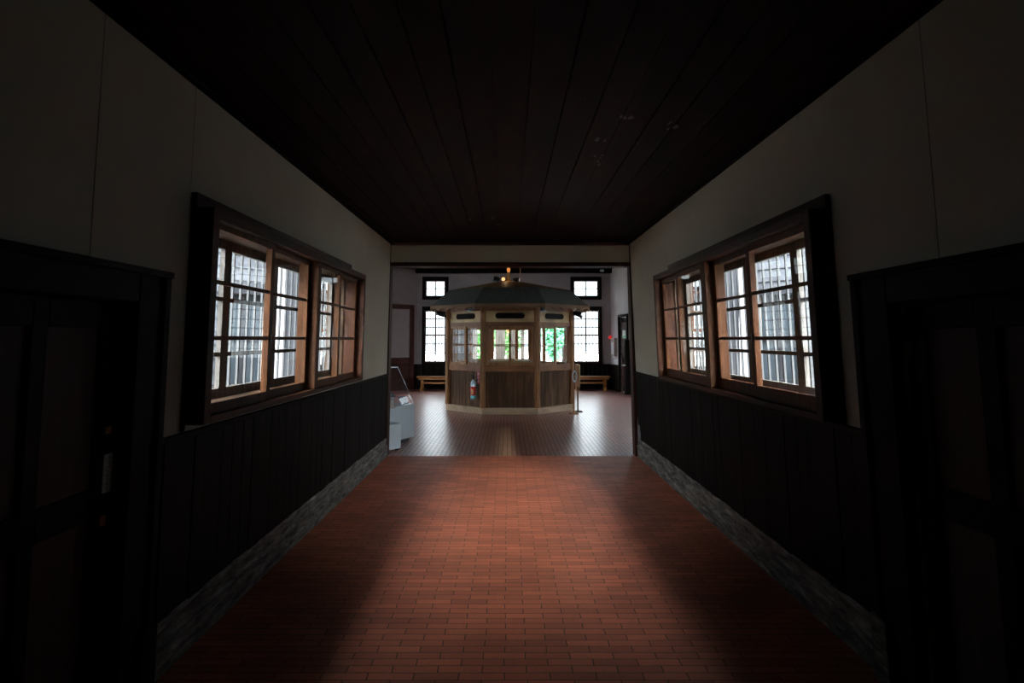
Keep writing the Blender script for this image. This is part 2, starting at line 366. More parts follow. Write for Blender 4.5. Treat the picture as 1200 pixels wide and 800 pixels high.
    for k in range(n):
        y = q0 + (q1-q0)*(k+.5)/n
        MB(mp).box(-.320, -.305, y-.008, y+.008, z0-.02, z1+.06).build('bar', 'iron', wd)
    MB(mp).box(-.335, -.290, y0+.03, y1-.03, z0-.05, z0-.02).box(-.335, -.290, y0+.03, y1-.03, z1+.06, z1+.09).build('bar_rail', 'grey_wood', wd)

    MB(mp).box(-TH-.04, -TH, D[0]-.1, D[1]+.1, 0, 1.9).build('added_unseen_door_backing', 'dark', wl)  # unseen board added behind the door to stop daylight leaking in
    # ---- the panelled door
    dr = struct('door_1' if side < 0 else 'door_2', mp(0, (D[0]+D[1])/2, 0))
    e1 = 2.83 if side < 0 else 2.935
    MB(mp).box(-.02, .045, D[1], e1, .0, 1.905).box(-.02, .045, 2*D[0]-e1+D[1]-D[0], D[0], 0, 1.905)\
        .box(.045, .06, e1-.05, e1, .0, 1.905).build('side_casing', 'dark', dr, bevel=.006)
    MB(mp).box(-.02, .045, D[0], D[1], 1.76, 1.905).box(.0, .065, D[0]-.22, e1+.01, 1.885, 1.915).build('head_casing', 'darky', dr, bevel=.006)
    MB(mp).box(.0, .07, e1-.10, e1+.02, 0, .30).build('plinth_block', 'base' if side > 0 else 'wains', dr, bevel=.006)
    lf = MB(mp); a, bb = D; dA, dB = -.07, -.03
    if side < 0: cols = [(a+.11, a+.385), (a+.46, bb-.11)]
    else: cols = [(a+.11, a+.40), (a+.49, bb-.115)]
    lf.box(dA, dB, a, cols[0][0], .01, 1.755).box(dA, dB, cols[0][1], cols[1][0], .01, 1.755).box(dA, dB, cols[1][1], bb, .01, 1.755)
    for c0, c1 in cols:
        for zz in ((.01, .19), (.86, .985), (1.645, 1.755)): lf.box(dA, dB, c0, c1, *zz)
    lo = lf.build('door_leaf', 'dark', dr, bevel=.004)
    for c0, c1 in cols:
        MB(mp).box(dA+.008, dB-.016, c0, c1, .19, .86).build('door_panel', 'greypanel' if side > 0 else 'redpanel', lo)
        MB(mp).box(dA+.008, dB-.016, c0, c1, .985, 1.645).build('door_panel', 'redpanel', lo)
    if side > 0:
        for zz in (.36, .98, 1.56): MB(mp).tube([(-.022, bb+.002, zz-.045), (-.022, bb+.002, zz+.045)], .008).box(-.03, -.026, bb-.03, bb, zz-.045, zz+.045).build('hinge', 'brass', lo)
    else:
        MB(mp).box(-.03, -.024, bb-.065, bb-.03, .82, .86).box(-.03, -.024, bb-.065, bb-.03, 1.20, 1.23).build('bolt_plate', 'brass', lo)
# name strip fixed to the left door's latch stile, with a column of small characters
np_ = MB(LM).box(-.028, -.024, 2.545, 2.60, .955, 1.115).build('name_strip', 'paper'); tag(np_, 'narrow white paper strip with a column of black characters on left door stile', 'sign')
g = MB(LM)
for k in range(8):
    zc = 1.097 - k*.0178; yc = 2.577 + (0.004 if k < 3 else -.006); h = .0055
    g.box(-.0242, -.0232, yc-.006, yc+.006, zc+h*.4, zc+h*.7); g.box(-.0242, -.0232, yc-.001, yc+.001, zc-h, zc+h)
    if k % 2: g.box(-.0242, -.0232, yc-.005, yc+.004, zc-h, zc-h*.7)
    else: g.box(-.0242, -.0232, yc-.006, yc-.0045, zc-h, zc+h*.5)
g.build('lettering', 'ink', np_)

# back wall of the corridor, behind the viewer
o = MB().box(-2.0, 2.1, YB-.2, YB, 0, HC+.1).build('wall_back', 'dark'); o['kind'] = 'structure'
# lintel wall and posts where the corridor opens into the hall
o = MB().box(-1.80, 1.85, YE, YE+.14, 2.665, HC+.1).build('wall_front', 'plaster'); o['kind'] = 'structure'
o = MB().box(-1.70, 1.76, YE-.02, YE+.17, 2.612, 2.668).box(-1.68, 1.75, YE-.03, YE+.0, HC-.045, HC).build('trim_3', 'redpanel', bevel=.006); o['kind'] = 'structure'
mb = MB(); mb.prism([(-1.80, YE-.01, 0), (-1.655, YE-.01, 0), (-1.655, YE+.17, 0), (-1.80, YE+.17, 0)], [(-1.80, YE-.01, HC), (-1.632, YE-.01, HC), (-1.632, YE+.17, HC), (-1.80, YE+.17, HC)])
o = mb.build('trim_4', 'redpanel', bevel=.006); o['kind'] = 'structure'
mb = MB(); mb.prism([(1.90, YE-.01, 0), (1.745, YE-.01, 0), (1.745, YE+.17, 0), (1.90, YE+.17, 0)], [(1.90, YE-.01, HC), (1.695, YE-.01, HC), (1.695, YE+.17, HC), (1.90, YE+.17, HC)])
o = mb.build('trim_5', 'redpanel', bevel=.006); o['kind'] = 'structure'

# ------------------------------------------------------------------ hall
HZ = 3.84
WN = [2]
def hall_window(mp, u0, u1, upper=True, lower=True, bars=True, rowsU=2):
    """tall sash window with a small square window over it"""
    for kind, zz in (('u', (2.86, 3.60)), ('l', (.80, 2.64))):
        if (kind == 'u' and not upper) or (kind == 'l' and not lower): continue
        WN[0] += 1; z0, z1 = zz
        w = struct('window_%d' % WN[0], mp(0, (u0+u1)/2, z0))
        c = .10 if kind == 'u' else .085
        MB(mp).box(-.05, .05, u0, u0+c, z0, z1).box(-.05, .05, u1-c, u1, z0, z1).box(-.05, .055, u0+c, u1-c, z1-.12, z1).box(-.05, .055, u0+c, u1-c, z0, z0+(.10 if kind == 'u' else .05)).build('casing', 'dark', w, bevel=.006)
        a, b = u0+c, u1-c; g0, g1 = z0+(.10 if kind == 'u' else .05), z1-.12
        if kind == 'u':
            s = MB(mp); s.box(-.05, -.01, a, a+.035, g0, g1).box(-.05, -.01, b-.035, b, g0, g1).box(-.05, -.01, a, b, g0, g0+.035).box(-.05, -.01, a, b, g1-.035, g1)
            s.box(-.04, -.02, (a+b)/2-.016, (a+b)/2+.016, g0, g1).box(-.04, -.02, a, b, (g0+g1)/2-.016, (g0+g1)/2+.016)
            so = s.build('sash', 'framez', w); MB(mp).box(-.031, -.029, a+.03, b-.03, g0+.03, g1-.03).build('glass', 'glass', so)
        else:
            mid = g0 + (g1-g0)*.52
            for (h0, h1, d) in ((g0, mid+.02, (-.04, -.0)), (mid-.02, g1, (-.085, -.045))):
                s = MB(mp); s.box(*d, a, a+.035, h0, h1).box(*d, b-.035, b, h0, h1).box(*d, a, b, h0, h0+.045).box(*d, a, b, h1-.04, h1)
                s.box(d[0]+.01, d[1]-.01, (a+b)/2-.015, (a+b)/2+.015, h0, h1)
                for k in (1, 2): zz_ = h0 + (h1-h0)*k/3; s.box(d[0]+.01, d[1]-.01, a, b, zz_-.014, zz_+.014)
                so = s.build('sash', 'framez', w); dm = (d[0]+d[1])/2
                MB(mp).box(dm-.001, dm+.001, a+.03, b-.03, h0+.04, h1-.035).build('glass', 'glass', so)
            if bars:
                n = 7
                for k in range(n): u = a + (b-a)*(k+.5)/n; MB(mp).box(-.25, -.235, u-.010, u+.010, g0-.03, g1+.03).build('bar', 'iron', w)
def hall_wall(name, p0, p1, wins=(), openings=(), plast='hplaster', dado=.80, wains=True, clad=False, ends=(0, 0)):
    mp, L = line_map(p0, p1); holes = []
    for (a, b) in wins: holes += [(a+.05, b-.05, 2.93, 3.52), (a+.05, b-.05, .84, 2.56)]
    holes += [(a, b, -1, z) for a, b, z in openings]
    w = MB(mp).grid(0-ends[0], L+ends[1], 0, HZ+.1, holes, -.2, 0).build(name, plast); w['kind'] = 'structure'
    if wains:
        segs = []; u = 0.0; stops = sorted((a, b) for a, b, z in openings)
        for a, b in stops + [(L, L)]:
            if a-u > .1: segs.append((u, a))
            u = max(u, b)
        mb = MB(mp); cb = MB(mp); bb = MB(mp)
        for a, b in segs:
            u = a
            while u < b-.01:
                u1 = min(u+.15, b); mb.box(0, .018, u, u1-.006, .0, dado-.02); u = u1
            cb.box(0, .04, a, b, dado-.035, dado); bb.box(.018, .035, a, b, 0, .2)
        mb.build('wainscot', 'wains', w); cb.build('dado_cap', 'darky', w); bb.build('baseboard', 'grey_wood' if False else 'dark', w)
    if clad: MB(mp).grid(.02, L-.02, 0, HZ, holes, -.23, -.2).build('outer_cladding', 'shutter', w)
    for (a, b) in wins: hall_window(mp, a, b)
    return mp, L, w

# far wall: entrance hidden by the booth in the middle, a window stack each side
FW0, FW1 = (-2.91, 19.2), (3.31, 19.2)
mpF, LF, wF = hall_wall('wall_far', FW0, FW1, wins=[(.16, 1.00), (4.93, 5.93)], openings=[(1.72, 4.88, 2.45)])
# left far diagonal with a boarded doorway
mpA, LA, wA = hall_wall('wall_far_left', (-5.6, 16.5), FW0, wins=[(.12, 1.0), (1.12, 2.0)])
e = struct('door_3', mpA(0, 3.0, 0))
MB(mpA).box(0, .06, 3.50, 3.66, 0, 2.68).box(0, .06, 2.1, 2.26, 0, 2.68).build('side_casing', 'redpanel', e, bevel=.006)
MB(mpA).box(0, .065, 2.26, 3.50, 2.54, 2.68).build('head_casing', 'redpanel', e, bevel=.006)
MB(mpA).box(.0, .03, 2.26, 3.50, 1.02, 2.54).build('plaster_infill', 'hplaster', e)
MB(mpA).box(.0, .04, 2.26, 3.50, 0, 1.02).build('board_infill', 'redpanel', e)
hall_wall('wall_hall_left', (-5.6, 10.9), (-5.6, 16.5), wins=[(.8, 1.75), (2.3, 3.25), (3.8, 4.75)])
hall_wall('wall_near_left', (-3.05, YE+.02), (-5.6, 10.9), clad=True)
mpNL, _, _ = hall_wall('wall_entry_left', (-1.70, YE+.02), (-3.05, YE+.02), wins=[(.45, 1.1)], wains=False, clad=True)
mpR, LR, wR = hall_wall('wall_door_side', FW1, (3.56, 17.35), openings=[(.92, 1.62, 2.25)], plast='hplaster_lit')
hall_wall('wall_far_right', (3.56, 17.35), (5.7, 15.2), wins=[(.2, 1.3), (1.5, 2.6)])
hall_wall('wall_hall_right', (5.7, 15.2), (5.7, 10.9), wins=[(.5, 1.45), (2.4, 3.35)])
hall_wall('wall_near_right', (5.7, 10.9), (3.15, YE+.02), clad=True)
hall_wall('wall_entry_right', (3.15, YE+.02), (1.78, YE+.02), wins=[(.27, .92)], wains=False, clad=True)
# hall ceiling with beams
cz = [(x, y) for x, y in outer]; cz = [(-1.72, YE+.1)] + outer[1:-1] + [(1.82, YE+.1)]
c2 = MB().prism([(x, y, HZ) for x, y in cz], [(x, y, HZ+.15) for x, y in cz]).build('ceiling', 'ceil', origin=(0, 14, HZ)); c2['kind'] = 'structure'
bm_ = MB()
for y in (10.6, 12.8, 15.0, 17.2): bm_.box(-5.2 if 10.7 < y < 17 else -4.3, 5.3 if 10.7 < y < 15.5 else 3.3, y-.07, y+.07, HZ-.16, HZ)
bm_.build('beam', 'dark', c2)
o = MB().box(-2.95, 3.34, 19.0, 19.2, HZ-.13, HZ+.03).build('trim_6', 'dark'); o['kind'] = 'structure'
# plaster pilaster strip at the left corner of the far wall
o = MB(mpF).box(0, .03, 0, .05, .8, HZ).box(0, .012, 0, 1.3, 2.70, 2.80).build('trim_7', 'hplaster'); o['kind'] = 'structure'

# door in the right-hand side wall of the hall
d4 = struct('door_4', mpR(0, 1.27, 0))
MB(mpR).box(-.1, .05, .84, .92, 0, 2.33).box(-.1, .05, 1.62, 1.70, 0, 2.33).box(-.1, .05, .92, 1.62, 2.25, 2.33).build('door_frame', 'dark', d4, bevel=.005)
lf = MB(mpR).box(-.09, -.05, .93, 1.61, .01, 2.24).build('door_leaf', 'dark', d4)
MB(mpR).box(-.05, -.02, 1.0, 1.54, .2, .9).box(-.05, -.02, 1.0, 1.54, 1.05, 2.1).build('door_panel', 'redpanel', lf)
MB(mpR).box(-.05, .03, 1.52, 1.58, .95, 1.12).build('lock_plate', 'enamel', lf)
es = MB(mpR).box(-.019, -.005, 1.15, 1.40, 1.62, 1.86).build('door_notice', 'enamel'); tag(es, 'small white notice with a green field on the dark side door', 'sign')
MB(mpR).box(-.005, -.003, 1.17, 1.38, 1.63, 1.70).build('green_field', 'green', es)

# entrance joinery behind the booth
en = struct('door_5', (.4, 19.2, 0)); xs = [-1.19, -.62, .02, .62, 1.25, 1.97]
mbp = MB()
for x in (-1.19, -.50, .28, 1.16, 1.97): MB().box(x-.045, x+.045, 19.05, 19.18, 0, 2.45).build('door_post', 'bwood', en, bevel=.006)
MB().box(-1.145, 1.925, 19.05, 19.18, 2.33, 2.45).build('head_rail', 'bwoodx', en)
# open inward door leaves
MB().box(-.47, -.43, 18.5, 19.05, .02, 2.3).build('door_leaf', 'bwood', en); MB().box(1.09, 1.13, 18.5, 19.05, .02, 2.3).build('door_leaf', 'bwood', en)
# porch outside the entrance
po = struct('trim_8', (.4, 20.6, 0))
for x, w_ in ((-1.15, .08), (-.72, .10), (-.26, .17), (.25, .13), (.52, .06), (.88, .13)): MB().box(x-w_, x+w_, 21.0, 21.2, 0, 2.7).build('porch_post', 'grey_wood', po)
MB().box(-1.5, 2.3, 20.9, 21.3, 2.5, 2.75).build('porch_beam', 'grey_wood', po)
MB().box(-1.4, 2.2, 19.42, 21.3, -.11, -.02).build('porch_floor', 'bsill', po)

# ------------------------------------------------------------------ guard booth
BC = Vector((.05, 14.30)); BA = 1.41
booth = thing('guard_booth', (BC.x, BC.y, 0), 'octagonal wooden guard booth with glazed sides and dark hipped roof on brick floor', 'booth')
def ring(A, z, n=8, c=BC): R = A/cos(pi/8); return [(c.x+R*cos(-pi/2-pi/8+k*pi/4), c.y+R*sin(-pi/2-pi/8+k*pi/4), z) for k in range(n)]
def ring_band(A0, A1, z0, z1, A0t=None, A1t=None):
    """hollow octagonal band, outer apothem A0, inner A1"""
    mb = MB(); o0 = ring(A0, z0); i0 = ring(A1, z0); o1 = ring(A0t or A0, z1); i1 = ring(A1t or A1, z1)
    for k in range(8):
        j = (k+1) % 8
        mb.poly([o0[k], o0[j], o1[j], o1[k]]); mb.poly([i0[j], i0[k], i1[k], i1[j]]); mb.poly([o1[k], o1[j], i1[j], i1[k]]); mb.poly([o0[j], o0[k], i0[k], i0[j]])
    return mb
ring_band(BA+.035, BA-.10, 0, .13).build('sill', 'bsill', booth, bevel=.008)
ring_band(BA+.02, BA-.07, .90, 1.035).build('middle_rail', 'bwoodx', booth, bevel=.006)
ring_band(BA+.012, BA-.06, 1.875, 1.965).build('lintel_rail', 'bwoodx', booth, bevel=.006)
ring_band(BA+.012, BA-.06, 2.21, 2.30).build('top_plate', 'bwoodx', booth)
rb = ring(BA, 0)
for k in range(8):
    x, y, _ = rb[k]; mb = MB(); a0 = math.atan2(y-BC.y, x-BC.x)
    pr = lambda z: [(x+.062*cos(a0+q), y+.062*sin(a0+q), z) for q in (pi/8, 3*pi/8, 5*pi/8, 7*pi/8, 9*pi/8, 11*pi/8, 13*pi/8, 15*pi/8)]
    mb.prism(pr(.13), pr(2.28)); mb.build('post', 'bwood', booth)
panel_maps = []
for k in range(8):
    p0 = Vector(rb[k][:2]); p1 = Vector(rb[(k+1) % 8][:2])
    mpk, L = line_map(p0, p1); a, b = .06, L-.06; panel_maps.append((mpk, L))
    pb = MB(mpk); n = 10
    for i in range(n): ua = a+(b-a)*i/n; ub = a+(b-a)*(i+1)/n; pb.box(-.045, -.022 + random.uniform(-.002, .002), ua, ub-.006, .13, .90)
    pb.box(-.05, -.045, a, b, .13, .90)
    pb.build('lower_panel', 'bpanel', booth)
    if True:
        tp = MB(mpk); tp.box(-.05, -.012, a, b, 1.965, 2.21)
        to = tp.build('transom_panel', 'cream', booth)
        vs = MB(mpk); uc = (a+b)/2; hw = .32; rr = .062; zc = 2.10
        prof = [(uc+hw-rr+rr*cos(t), zc+rr*sin(t)) for t in [(-pi/2 + pi*q/8) for q in range(9)]] + [(uc-hw+rr+rr*cos(t), zc+rr*sin(t)) for t in [(pi/2 + pi*q/8) for q in range(9)]]
        vs.prism([(-.012, u, z) for u, z in prof], [(-.006, u, z) for u, z in prof]); vs.build('vent_slot', 'dark', to)
    mid = (a+b)/2
    # two sliding sashes per side, each two lights high; on the right front side the right one is slid open behind the left
    def bsash(u0, u1, dd):
        s = MB(mpk); st = .042; z0, z1 = 1.035, 1.875
        s.box(*dd, u0, u0+st, z0, z1).box(*dd, u1-st, u1, z0, z1).box(*dd, u0+st, u1-st, z0, z0+.05).box(*dd, u0+st, u1-st, z1-.045, z1)
        s.box(dd[0]+.005, dd[1]-.005, u0+st, u1-st, 1.44, 1.462)
        so = s.build('sash', 'bwood', booth); dm = (dd[0]+dd[1])/2
        MB(mpk).box(dm-.001, dm+.001, u0+st-.003, u1-st+.003, z0+.045, z1-.04).build('glass', 'glass', so)
    if k == 1:
        bsash(a, mid+.03, (-.03, -.006)); bsash(a+.06, mid+.09, (-.058, -.034))
    elif k != 3:
        bsash(a, mid+.02, (-.03, -.006)); bsash(mid-.02, b, (-.058, -.034))
# roof: steep shingle skirt, boarded upper slope, scalloped fascia
EA = 1.80
ring_band(EA, EA-.05, 2.335, 2.715, 1.40, 1.35).build('roof_skirt', 'shingle', booth)
mb = MB(); o0 = ring(1.41, 2.712); o1 = ring(.38, 2.94)
mb.prism(o0, o1).build('roof_top', 'rooftop', booth)
mb = MB(); lo = ring(EA+.01, 0); li = ring(EA-.035, 0)
for k in range(8):                               # scalloped valance boards
    a = Vector(lo[k][:2]); b = Vector(lo[(k+1) % 8][:2]); ai = Vector(li[k][:2]); bi = Vector(li[(k+1) % 8][:2]); n = 24
    def zb(t): return 2.235 + .05*abs(sin(t*pi*5)) - .012*sin(t*pi)
    for i in range(n):
        t0, t1 = i/n, (i+1)/n; A, B_, C_, D_ = a.lerp(b, t0), a.lerp(b, t1), ai.lerp(bi, t1), ai.lerp(bi, t0)
        mb.prism([(A.x, A.y, zb(t0)), (B_.x, B_.y, zb(t1)), (C_.x, C_.y, zb(t1)), (D_.x, D_.y, zb(t0))], [(A.x, A.y, 2.345), (B_.x, B_.y, 2.345), (C_.x, C_.y, 2.345), (D_.x, D_.y, 2.345)])
mb.build('eave_fascia', wood('fascia_wood', (.08, .04, .02), (.24, .14, .08), 'x', .7), booth)
ring_band(EA-.03, BA-.03, 2.30, 2.335).build('eave_soffit', 'bpanel', booth)
mb = MB().prism(ring(BA-.05, .0), ring(BA-.05, .05)).build('booth_floor', 'bpanel', booth)
# turned finial and slim rod on the roof
f = MB(); lathe(f, (BC.x-.03, BC.y-.1, 2.93), [(.085, 0), (.085, .04), (.045, .08), (.05, .16), (.028, .22), (.028, .26)], 14); f.build('finial', 'brass', booth, smooth=True)
f = MB(); lathe(f, (BC.x-.03, BC.y-.1, 3.19), [(.028, 0), (.042, .05), (.036, .11), (.012, .15)], 14); f.build('finial_cap', 'amber', booth, smooth=True)
MB().tube([(BC.x+.25, BC.y-.1, 2.92), (BC.x+.25, BC.y-.1, 3.31)], .010).build('rod', 'brass', booth)
MB().box(-1.45, -1.40, 14.1, 14.25, 1.32, 1.55).build('meter_box', 'white', booth)

dk = thing('desk', (.05, 14.5, .05), 'pale-topped wooden desk standing inside the octagonal guard booth', 'desk')
MB().box(-.62, .72, 14.2, 14.8, 1.04, 1.08).build('desk_top', 'bsill', dk)
for x in (-.57, .67):
    for y in (14.25, 14.75): MB().box(x-.03, x+.03, y-.03, y+.03, .05, 1.04).build('leg', 'bwood', dk)
tag(MB().box(-.40, .02, 14.25, 14.55, 1.08, 1.12).build('paper_stack', 'paper'), 'low stack of pale papers on the left end of the desk in the booth', 'papers')
tag(MB().box(.16, .5, 14.25, 14.55, 1.08, 1.105).build('paper_stack', 'paper'), 'low stack of pale papers on the right end of the desk in the booth', 'papers')

# small lamps on and under the booth roof
def spotlight(loc, aim, label, group=None):
    t = thing('spotlight', loc, label, 'lamp', group); L = Vector(loc); A = Vector(aim).normalized()
    h = L + Vector((0, 0, .09))
    MB().tube([L, L+Vector((0, 0, .07))], .012).build('stem', 'darkmetal', t)
    MB().tube([h - A*.07, h - A*.02, h + A*.08], [.03, .05, .058], 12).build('lamp_housing', 'darkmetal', t)
    MB().tube([h + A*.081, h + A*.086], .045, 12).build('lens', 'bulb' if 'glow' in label else 'enamel', t)
    return t
spotlight((BC.x-.30, BC.y-.25, 2.925), (-.8, .1, .15), 'black round spotlight at left end of the cluster on booth roof')
spotlight((BC.x-.17, BC.y-.30, 2.915), (.2, -1, -.1), 'glowing amber spotlight just left of the roof finial')
spotlight((BC.x+.14, BC.y-.30, 2.90), (.9, -.2, -.1), 'black spotlight tipped sideways just right of roof finial')
def enamel_lamp(x, y, label):
    t = thing('enamel_lamp', (x, y, 2.20), label, 'lamp')
    f = MB(); lathe(f, (x, y, 2.20), [(.085, 0), (.08, .012), (.035, .06), (.022, .07)], 16); f.build('lamp_shade', 'enamel', t, smooth=True)
    MB().tube([(x, y, 2.27), (x, y, 2.30)], .012).build('stem', 'darkmetal', t)
enamel_lamp(-.80, 13.02, 'small white enamel lamp under the left front corner of booth eave')
enamel_lamp(.76, 12.98, 'small white enamel lamp under the right front corner of booth eave')
def eave_speaker(x, y, label):
    t = thing('eave_spotlight', (x, y, 2.12), label, 'lamp')
    MB().tube([(x-.09, y, 2.19), (x+.09, y, 2.15)], [.045, .06], 12).tube([(x+.05, y+.1, 2.14), (x+.12, y+.05, 2.10)], [.03, .04], 10).build('lamp_housing', 'darkmetal', t)
    MB().tube([(x, y, 2.19), (x, y, 2.30)], .012).build('bracket', 'darkmetal', t)
eave_speaker(-1.53, 13.65, 'black spotlights clustered under left end of booth eave')
eave_speaker(1.58, 13.65, 'black spotlights clustered under right end of booth eave')
t = thing('light_bulb', (0, 14.0, 1.74), 'small glowing bulb hanging inside the guard booth', 'light bulb')
f = MB(); lathe(f, (0, 14.0, 1.74), [(.008, 0), (.03, .02), (.032, .04), (.014, .075)], 12); f.build('bulb', 'bulb', t, smooth=True)
MB().tube([(0, 14.0, 1.81), (0, 14.0, 2.70)], .006).build('cord', 'darkmetal', t)

# fire extinguisher hung on the left front side of the booth
mp7, L7 = panel_maps[7]
bx, by, _ = mp7(.075, L7*.81, 0)
ex = thing('fire_extinguisher', (bx, by, .30), 'silver and red fire extinguisher hanging on front left panel of booth', 'fire extinguisher')
f = MB(); lathe(f, (bx, by, .30), [(.046, 0), (.057, .02), (.057, .34), (.046, .385), (.025, .41), (.02, .43)], 18); f.build('cylinder', 'steel', ex, smooth=True)
f = MB(); lathe(f, (bx, by, .39), [(.0585, 0), (.0585, .19)], 18); f.build('label_band', 'labelred', ex, smooth=True)
f = MB(); lathe(f, (bx, by, .32), [(.0582, 0), (.0582, .055)], 18); f.build('bottom_band', 'cyan', ex, smooth=True)
MB().box(bx-.035, bx+.005, by-.062, by-.057, .41, .52).build('label_picture', 'labelyel', ex)
MB().tube([(bx, by, .73), (bx, by, .79)], .015).box(bx-.045, bx+.03, by-.02, by+.0, .785, .80).box(bx-.05, bx+.03, by-.02, by+.0, .815, .828).build('valve', 'darkmetal', ex)
MB().tube([(bx+.02, by-.01, .77), (bx+.07, by-.02, .80), (bx+.085, by-.02, .70), (bx+.07, by-.02, .55)], .010).build('hose', 'darkmetal', ex)
MB(mp7).box(-.02, .02, L7*.81-.02, L7*.81+.02, .70, .72).build('hook', 'darkmetal', ex)
mpq, u_ = mp7, L7*.88
sg = MB(mp7).box(.0, .006, u_-.035, u_+.035, .63, .90).build('extinguisher_sign', 'redsign'); tag(sg, 'narrow red sign with white characters beside the fire extinguisher', 'sign')
ang = math.atan2(mp7(0, 1, 0)[1]-mp7(0, 0, 0)[1], mp7(0, 1, 0)[0]-mp7(0, 0, 0)[0])
cpt = Vector(mp7(.0075, u_, .765))
text_mesh('lettering', '\u6d88\n\u706b\n\u5668', .062, 'lettering', sg, Matrix.Translation(cpt) @ Matrix.Rotation(ang, 4, 'Z') @ Matrix.Rotation(pi/2, 4, 'X'), 1.25)

# cable stand at the right of the booth
cs = thing('cable_stand', (1.42, 12.95, 0), 'slim wooden stand with coiled pale cable at right side of booth', 'stand')
MB().box(1.405, 1.435, 12.935, 12.965, 0, .85).build('post', 'bwood', cs); MB().box(1.33, 1.51, 12.86, 13.04, 0, .02).build('foot', 'bwoodx', cs)
f = MB()
for q in range(5):
    r = .06 + q*.006; f.tube([(1.43 + r*.55*cos(2*pi*t/14), 12.90-q*.008, .80 + r*1.5*sin(2*pi*t/14)) for t in range(15)], .006, 6, False)
f.build('cable_coil', 'rope', cs)
bd = thing('folded_board', (1.56, 13.3, .0), 'upright narrow wooden notice board just behind the cable stand', 'board')
MB().box(1.49, 1.58, 13.28, 13.32, .55, 1.02).build('panel', 'bwood', bd); MB().box(1.58, 1.60, 13.27, 13.33, .52, 1.03).box(1.50, 1.57, 13.27, 13.33, 1.02, 1.05).build('edge_strip', 'cream', bd)
MB().box(1.53, 1.56, 13.29, 13.31, .02, .55).box(1.45, 1.64, 13.2, 13.4, 0, .02).build('stand_leg', 'bpanel', bd)

# ------------------------------------------------------------------ showcase and pedestal at the left
sc_dir = Vector((-.43, -.90)).normalized(); A0 = Vector((-1.47, 9.54)); mpS, _ = line_map(A0, A0 + sc_dir*1.0)
inside = -.72 if True else 0
def rotbox(mb, d0, d1, u0, u1, z0, z1): return mb.box(d0, d1, u0, u1, z0, z1)
test = mpS(-.5, .5, 0); sgn = -1 if test[0] < A0.x - .2 else 1
mpS2 = (lambda d, u, z: mpS(sgn*d, u, z))
shw = thing('display_case', mpS2(.35, .5, 0), 'white display cabinet with a sloping glass hood beside the corridor opening', 'display case')
rotbox(MB(mpS2), 0, .72, 0, .98, .07, .58).build('cabinet', 'cabinet', shw, bevel=.004)
rotbox(MB(mpS2), .06, .66, .06, .92, 0, .07).build('plinth', 'darkmetal', shw)
MB(mpS2).prism([(.01, .01, .58), (.71, .01, .58), (.71, .97, .58), (.01, .97, .58)], [(.22, .16, 1.155), (.50, .16, 1.155), (.50, .82, 1.155), (.22, .82, 1.155)]).build('glass_hood', 'caseglass', shw)
fr_ = MB(mpS2); q = [(.22, .16), (.50, .16), (.50, .82), (.22, .82)]; qb = [(.01, .01), (.71, .01), (.71, .97), (.01, .97)]
for i in range(4): fr_.tube([(*q[i], 1.155), (*q[(i+1) % 4], 1.155)], .006, 6); fr_.tube([(*qb[i], .585), (*q[i], 1.155)], .004, 6)
fr_.build('hood_edge', 'enamel', shw)
mdl = thing('building_model', mpS2(.36, .5, .582), 'pale scale model of a long roofed building inside the glass hood', 'model')
MB(mpS2).box(.22, .50, .25, .75, .582, .70).build('model_wall', 'white', mdl)
MB(mpS2).prism([(.19, .22, .70), (.53, .22, .70), (.36, .22, .80)], [(.19, .78, .70), (.53, .78, .70), (.36, .78, .80)]).build('model_roof', 'screen', mdl)
cp = MB(mpS2); cp.prism([(.06, .08, .585), (.08, .08, .585), (.14, .08, .70), (.12, .08, .70)], [(.06, .26, .585), (.08, .26, .585), (.14, .26, .70), (.12, .26, .70)])
tag(cp.build('caption_stand', 'screen'), 'blue-grey tilted caption card at the front of the glass hood', 'sign')
P0 = Vector((-1.545, 8.76)); mpP, _ = line_map(P0, P0 + Vector((-.57, -.82)).normalized()); sg2 = -1 if mpP(-.5, .2, 0)[0] < P0.x else 1
mpP2 = lambda d, u, z: mpP(sg2*d, u, z)
pd = thing('pedestal', mpP2(.2, .17, 0), 'low white box on castors in front of the display cabinet', 'pedestal')
MB(mpP2).box(0, .42, 0, .36, .03, .385).build('box', 'white', pd, bevel=.004)
for d, u in ((.04, .04), (.38, .04), (.04, .32), (.38, .32)): MB(mpP2).box(d-.015, d+.015, u-.02, u+.02, 0, .03).build('castor', 'darkmetal', pd)
cb = MB(mpP2); cb.prism([(.06, .05, .60), (.08, .05, .60), (.20, .05, .76), (.18, .05, .76)], [(.06, .33, .60), (.08, .33, .60), (.20, .33, .76), (.18, .33, .76)])
cb.box(.14, .16, .17, .21, .385, .70)
tag(cb.build('caption_lectern', 'beige'), 'beige sloping caption board on a short stem over the low white box', 'sign')

